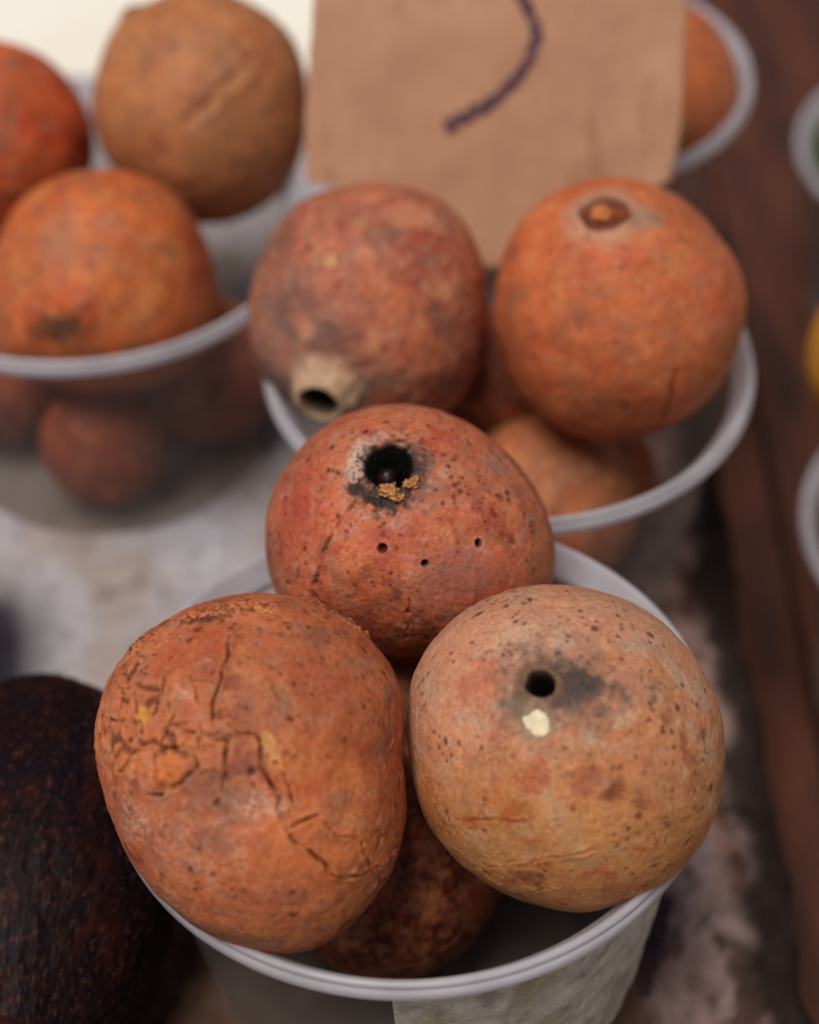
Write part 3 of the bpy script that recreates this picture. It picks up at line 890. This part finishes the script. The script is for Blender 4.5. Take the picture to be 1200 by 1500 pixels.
mr.h += .012 * np.exp(-((dj - 40) / 9) ** 2) - .055 * sstep(38, 28, dj)
mr.col = mixc(mr.col, lin(104, 46, 30), sstep(40, 30, dj) * .95)
mr.build('bright orange fruit with a round sunken brown calyx, under the price card', M_SKIN, GP)
p_, nn = mr.surf(882, 318, 0)
M_NUB = plain('pale_stem', lin(204, 124, 70), 0.7, 0.3, 0.35, 600.0, 0.6)
lump('stem_nub', mr.root, p_ - np.array([0, 0, mr.z0]) + nn * .0010, .0027, M_NUB, 5, (1.1, .9, .8), .35, 12)
p_, nn = mr.surf(905, 314, 0)
lump('stem_nub', mr.root, p_ - np.array([0, 0, mr.z0]), .0020, M_STEM, 9, (1.1, .9, .8), .35, 10)

# ---- left cup
SIL = [(-6,420),(5,350),(40,292),(90,262),(160,250),(220,262),(270,300),(300,350),(317,420),(319,470),(300,520),(230,560),(150,572),(70,560),(10,520),(-6,470)]
LF_R = .0335
lf_ = Fruit(155, 412, LF_R, FPX * LF_R / 162, SIL, 80, 6)
lf_.colour((200, 104, 52), [((182, 78, 40), 2.2, .0, .5, .7), ((196, 128, 72), 3.4, .05, .5, .6), ((150, 92, 66), 5, .1, .5, .6), ((140, 70, 46), 9, .2, .5, .5)], 30, (90, 50, 36), (.02, .035), .25)
lf_.blob(85, 482, 30, (66, 48, 36), .8, (1.2, .7), 0, 0, .6, 9, 1.1); lf_.blob(85, 362, 34, (160, 104, 80), .6, (.8, 1.2), 0, 0, .6, 9, 1.2)
lf_.blob(285, 370, 40, (160, 62, 34), .7, (.7, 1.5), 0, 0, .6, 9, 1.2)
lf_.build('vivid orange fruit at the near rim of the cup standing alone', M_SKIN_FAR, GP, parts=False)
SIL = [(137,170),(148,100),(172,45),(192,18),(215,14),(250,-4),(295,-12),(360,5),(415,40),(443,90),(448,160),(440,230),(400,290),(340,322),(290,326),(240,312),(190,272),(155,230)]
LB_R = .0350
lb = Fruit(295, 160, LB_R, FPX * LB_R / 160, SIL, 80, 7)
lb.colour((184, 118, 72), [((196, 130, 84), 2.2, .0, .5, .6), ((168, 92, 58), 3, .05, .5, .6), ((160, 106, 78), 5, .1, .5, .5)], 20, (110, 66, 44), (.02, .035), .2)
lb.crack([(270,180),(300,150),(335,115),(372,78)], .03, .030, .004, (124, 66, 44), .7)
lb.crack([(345,60),(350,75),(362,92)], .03, .02, .004, (130, 62, 44), .6)
lb.crack([(285,190),(315,162),(345,130),(378,98)], .022, -.028, .0, (196, 136, 96), .8)
lb.blob(190, 22, 16, (96, 48, 34), .8, (1, 1), 0, .02)
lb.build('tan fruit with a long ridged scar, highest in the cup standing alone', M_SKIN_FAR, GP, parts=False)
lk = Fruit(-14, 212, .0330, FPX * .0330 / 150, None, 64, 8)
lk.colour((196, 92, 46), [((176, 60, 32), 2.4, .0, .5, .8), ((150, 96, 66), 4, .05, .5, .6), ((130, 60, 40), 8, .15, .5, .5)], 24, (90, 40, 30), (.02, .04), .2)
lk.build('red orange fruit at the outer side of the cup standing alone', M_SKIN_FAR, GP, parts=False)

# ---- fruit lower in the cups, and in the back cup
def low_fruit(c, R, seed, label, base=(170, 84, 50), n=40, name='round_fruit', pal=ORANGE, group=GP):
    d_ = (np.array(c) - CAM) @ FW
    q = np.array(c) - CAM
    px = 600 + FPX * (q @ RT) / d_; py = 750 - FPX * (q @ UP) / d_
    F0 = Fruit(px, py, R, d_, None, n, seed, .8)
    F0.colour(base, pal, 30, (84, 40, 28), (.02, .04), .25)
    F0.build(label, M_SKIN_FAR, group, name, parts=False)
    return F0
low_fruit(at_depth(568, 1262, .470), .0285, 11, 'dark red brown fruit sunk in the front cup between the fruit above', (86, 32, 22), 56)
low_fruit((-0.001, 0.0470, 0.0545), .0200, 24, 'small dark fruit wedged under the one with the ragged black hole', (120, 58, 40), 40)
low_fruit((-0.019, 0.0370, 0.0245), .0195, 12, 'small russet fruit at the bottom of the front cup', (150, 78, 48))
low_fruit((0.019, 0.0370, 0.0245), .0195, 13, 'small russet fruit at the bottom of the front cup', (160, 84, 50))
low_fruit((0.040, 0.1270, 0.0440), .0270, 14, 'brown fruit sunk under the bright orange one in the card cup', (150, 92, 58), 48)
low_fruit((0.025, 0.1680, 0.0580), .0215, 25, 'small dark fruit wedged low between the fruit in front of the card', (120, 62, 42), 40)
low_fruit((-0.006, 0.1480, 0.0275), .0225, 15, 'small russet fruit at the bottom of the card cup', (150, 78, 48))
low_fruit((0.058, 0.1620, 0.0245), .0190, 16, 'small russet fruit at the bottom of the card cup', (160, 84, 50))
low_fruit((-0.0975, 0.1760, 0.0245), .0200, 26, 'small red brown fruit against the near wall of the cup standing alone', (150, 62, 34))
low_fruit((-0.1340, 0.2080, 0.0290), .0245, 17, 'russet fruit seen through the wall of the cup standing alone', (140, 62, 38))
low_fruit((-0.0665, 0.2070, 0.0285), .0240, 18, 'russet fruit seen through the wall of the cup standing alone', (140, 62, 38))
low_fruit((-0.1010, 0.2420, 0.0310), .0265, 19, 'russet fruit under the scarred tan one in the cup standing alone', (140, 68, 42))
low_fruit((0.0790, 0.2920, 0.0800), .0330, 20, 'orange brown fruit beside the right edge of the price card', (186, 100, 52), 56)
low_fruit((0.0190, 0.3230, 0.0800), .0330, 21, 'orange brown fruit hidden behind the price card', (180, 100, 56))
low_fruit((0.0480, 0.2900, 0.0345), .0285, 22, 'russet fruit at the bottom of the cup behind the card', (160, 84, 50))
low_fruit((0.0600, 0.3270, 0.0340), .0260, 23, 'russet fruit at the bottom of the cup behind the card', (160, 84, 50))
GREEN = [((60, 84, 34), 2.4, .0, .5, .7), ((110, 130, 60), 5, .1, .5, .5)]
YEL = [((214, 140, 40), 2.4, .0, .5, .6), ((196, 150, 60), 5, .1, .5, .5)]
a = pR1
low_fruit((a[0] - .030, a[1] + .010, BZ + .078), .0310, 31, 'green fruit piled in the cup on the brown plank table', (70, 92, 40), 40, 'green_fruit', GREEN, 'green fruit in the side cup')
low_fruit((a[0] + .032, a[1] + .012, BZ + .078), .0310, 32, 'green fruit piled in the cup on the brown plank table', (70, 92, 40), 40, 'green_fruit', GREEN, 'green fruit in the side cup')
low_fruit((a[0], a[1] - .004, BZ + .033), .0280, 33, 'green fruit lying under the other green ones in their cup', (70, 92, 40), 40, 'green_fruit', GREEN, 'green fruit in the side cup')
a = pR2
low_fruit((a[0] - .036, a[1] + .045, BZ + .120), .0310, 34, 'yellow fruit piled highest in its cup, over the brown plank table', (216, 150, 52), 40, 'yellow_fruit', YEL, 'yellow fruit in the side cup')
low_fruit((a[0] + .028, a[1] - .008, BZ + .080), .0310, 35, 'yellow fruit piled in the cup on the brown plank table', (216, 150, 52), 40, 'yellow_fruit', YEL, 'yellow fruit in the side cup')
low_fruit((a[0] - .006, a[1] + .010, BZ + .034), .0290, 36, 'yellow fruit lying under the other yellow ones in their cup', (216, 150, 52), 40, 'yellow_fruit', YEL, 'yellow fruit in the side cup')

# ------------------------------------------------------------------ avocados
def avocado_material():
    m, n, l, b = mat('avocado_skin')
    tc = n.new('ShaderNodeTexCoord')
    at = N(n, 'ShaderNodeAttribute', attribute_name='Col')
    n1 = N(n, 'ShaderNodeTexNoise', Scale=700.0, Detail=4.0); l.new(tc.outputs['Object'], n1.inputs['Vector'])
    r = ramp(n, l, n1.outputs[0], [(0.3, (0.6, 0.6, 0.6)), (0.7, (1.3, 1.3, 1.3))])
    l.new(mixn(n, l, 1.0, at.outputs['Color'], r.outputs[0], 'MULTIPLY'), b.inputs['Base Color'])
    b.inputs['Roughness'].default_value = 0.55; b.inputs['Specular IOR Level'].default_value = 0.10
    bp = N(n, 'ShaderNodeBump', Strength=0.3, Distance=0.0008); l.new(n1.outputs[0], bp.inputs['Height']); l.new(bp.outputs[0], b.inputs['Normal'])
    return m
M_AVO = avocado_material()
def avocado(loc, r, ln, rot, label, seed, n=110):
    D, F_ = sphere_dirs(n)
    sd = seed * 5.1
    peb = fbm(D * 13 + sd, 3); peb2 = np.abs(fbm(D * 24 + sd + 9, 3))
    neck = 1 - .20 * sstep(.1, 1, D[:, 1])
    h = 1 + .02 * fbm(D * 2 + sd, 2) + .009 * peb + .009 * peb2
    V = D * np.stack([r * neck, np.full(len(D), ln), r * neck * .97], 1) * h[:, None]
    col = np.tile(lin(26, 12, 15), (len(V), 1))
    col = mixc(col, lin(52, 20, 18), sstep(0, .5, fbm(D * 3 + sd, 4)) * .8)
    col = mixc(col, lin(18, 14, 24), sstep(0, .5, fbm(D * 2.4 + sd + 30, 4)) * .7)
    col = mixc(col, lin(84, 46, 32), sstep(.30, .6, fbm(D * 26 + sd + 60, 3)) * .6)
    a = math.radians(rot); Rz = np.array([[math.cos(a), -math.sin(a), 0], [math.sin(a), math.cos(a), 0], [0, 0, 1]])
    V = V @ Rz.T
    V[:, 2] -= V[:, 2].min()
    e = empty('avocado', loc)
    mobj('skin', make_mesh('skin', V, F_, True, col), M_AVO, e)
    tip = Rz @ np.array([0, ln * .985, 0]) + np.array([0, 0, r * .97])
    lump('stem_nub', e, tip, .004, M_STEM, seed, (1, 1, 1), .25, 10)
    tag(e, label, 'avocado', 'dark avocados beside the front cup')
avocado((-0.0935, 0.0020, 0.0003), .0360, .0600, 184, 'purple black avocado lying against the front cup', 1)
avocado((-0.1580, 0.0800, 0.0003), .0340, .0500, 150, 'purple black avocado lying beyond the one against the cup', 2, 70)

# ------------------------------------------------------------------ price card
def price_card():
    # plane through the mid cup's back half, leaning back on the back cup
    P0 = np.array([0, 0.1880, 0.050]); slope = 0.42           # dy per dz
    nrm = np.array([0, -1.0, slope]); nrm /= np.linalg.norm(nrm)
    def hit(px, py):
        r = ray(px, py); t = ((P0 - CAM) @ nrm) / (r @ nrm); return CAM + t * r
    left = [(463, -70), (459, 0), (452, 90), (446, 200), (449, 268), (600, 292), (628, 395)]
    right = [(1014, -70), (1008, 0), (1003, 90), (998, 200), (982, 268), (850, 292), (814, 395)]
    tl = np.linspace(0, 1, len(left)); tt = np.linspace(0, 1, 60)
    L = np.array([hit(*p_) for p_ in left]); Rr = np.array([hit(*p_) for p_ in right])
    Li = np.stack([np.interp(tt, tl, L[:, k]) for k in range(3)], 1); Ri = np.stack([np.interp(tt, tl, Rr[:, k]) for k in range(3)], 1)
    jl = .0005 * fbm(np.stack([tt * 14, tt * 0, tt * 0], 1), 3); Li[:, 0] += jl
    Ri[:, 0] += .0005 * fbm(np.stack([tt * 14 + 9, tt * 0, tt * 0], 1), 3)
    nx = 60
    s = np.linspace(0, 1, nx)
    G = Li[:, None, :] * (1 - s)[None, :, None] + Ri[:, None, :] * s[None, :, None]
    G = G.reshape(-1, 3)
    wob = .0006 * fbm(G * 40, 3)
    Fv = G + nrm * wob[:, None]; Bv = G - nrm * (0.003 - wob[:, None])
    ny = 60
    i = (np.arange(ny - 1)[:, None] * nx + np.arange(nx - 1)[None, :]).ravel()
    off = len(G)
    front = np.stack([i, i + nx, i + nx + 1, i + 1], 1); back = np.stack([i, i + 1, i + nx + 1, i + nx], 1) + off
    border = np.concatenate([np.arange(nx), np.arange(1, ny) * nx + nx - 1, (ny - 1) * nx + np.arange(nx - 2, -1, -1), np.arange(ny - 2, 0, -1) * nx])
    b2 = np.roll(border, -1)
    side = np.stack([border, b2, b2 + off, border + off], 1)
    m, n, l, b = mat('cardboard')
    tc = n.new('ShaderNodeTexCoord')
    mp = N(n, 'ShaderNodeMapping'); mp.inputs['Scale'].default_value = (1, .12, .12); l.new(tc.outputs['Object'], mp.inputs[0])
    n1 = N(n, 'ShaderNodeTexNoise', Scale=420.0, Detail=4.0); l.new(mp.outputs[0], n1.inputs['Vector'])
    n2 = N(n, 'ShaderNodeTexNoise', Scale=45.0, Detail=6.0, Roughness=.6); l.new(tc.outputs['Object'], n2.inputs['Vector'])
    mp3 = N(n, 'ShaderNodeMapping'); mp3.inputs['Scale'].default_value = (1, .35, .35); l.new(tc.outputs['Object'], mp3.inputs[0])
    n3 = N(n, 'ShaderNodeTexNoise', Scale=75.0, Detail=5.0, Roughness=.6); l.new(mp3.outputs[0], n3.inputs['Vector'])
    r1 = ramp(n, l, n1.outputs[0], [(0.3, (0.96, 0.96, 0.96)), (0.7, (1.03, 1.03, 1.03))])
    c = mixn(n, l, 1.0, tuple(lin(202, 154, 124)), r1.outputs[0], 'MULTIPLY')
    r2 = ramp(n, l, n2.outputs[0], [(0.3, (0.88, 0.86, 0.85)), (0.7, (1.08, 1.08, 1.08))])
    c = mixn(n, l, 1.0, c, r2.outputs[0], 'MULTIPLY')
    r3 = ramp(n, l, n3.outputs[0], [(0.60, (0, 0, 0)), (0.74, (.6, .6, .6))])
    c = mixn(n, l, r3.outputs[0], c, tuple(lin(140, 88, 60)))
    l.new(c, b.inputs['Base Color']); b.inputs['Roughness'].default_value = 0.85; b.inputs['Specular IOR Level'].default_value = 0.2
    root = empty('price_card', G[-nx // 2])
    o0 = G[-nx // 2]
    V = np.concatenate([Fv, Bv]) - o0
    mobj('cardboard_sheet', make_mesh('cardboard_sheet', V, np.concatenate([front, back, side]), False), m, root)
    pts = [(740, -60), (762, -10), (780, 22), (786, 50), (778, 80), (763, 105), (738, 132), (712, 152), (685, 167), (650, 181)]
    P = [hit(*p_) for p_ in pts]
    V, Fq = ribbon(P, [.0030, .0032, .0034, .0036, .0032, .0031, .0031, .0032, .0033, .0034], nrm, 0.0010, 1, 110)
    mobj('marker_stroke', make_mesh('marker_stroke', V - o0, Fq), M_INK, root)
    tag(root, 'plain brown cardboard price card with a curved violet marker stroke', 'price card')
price_card()
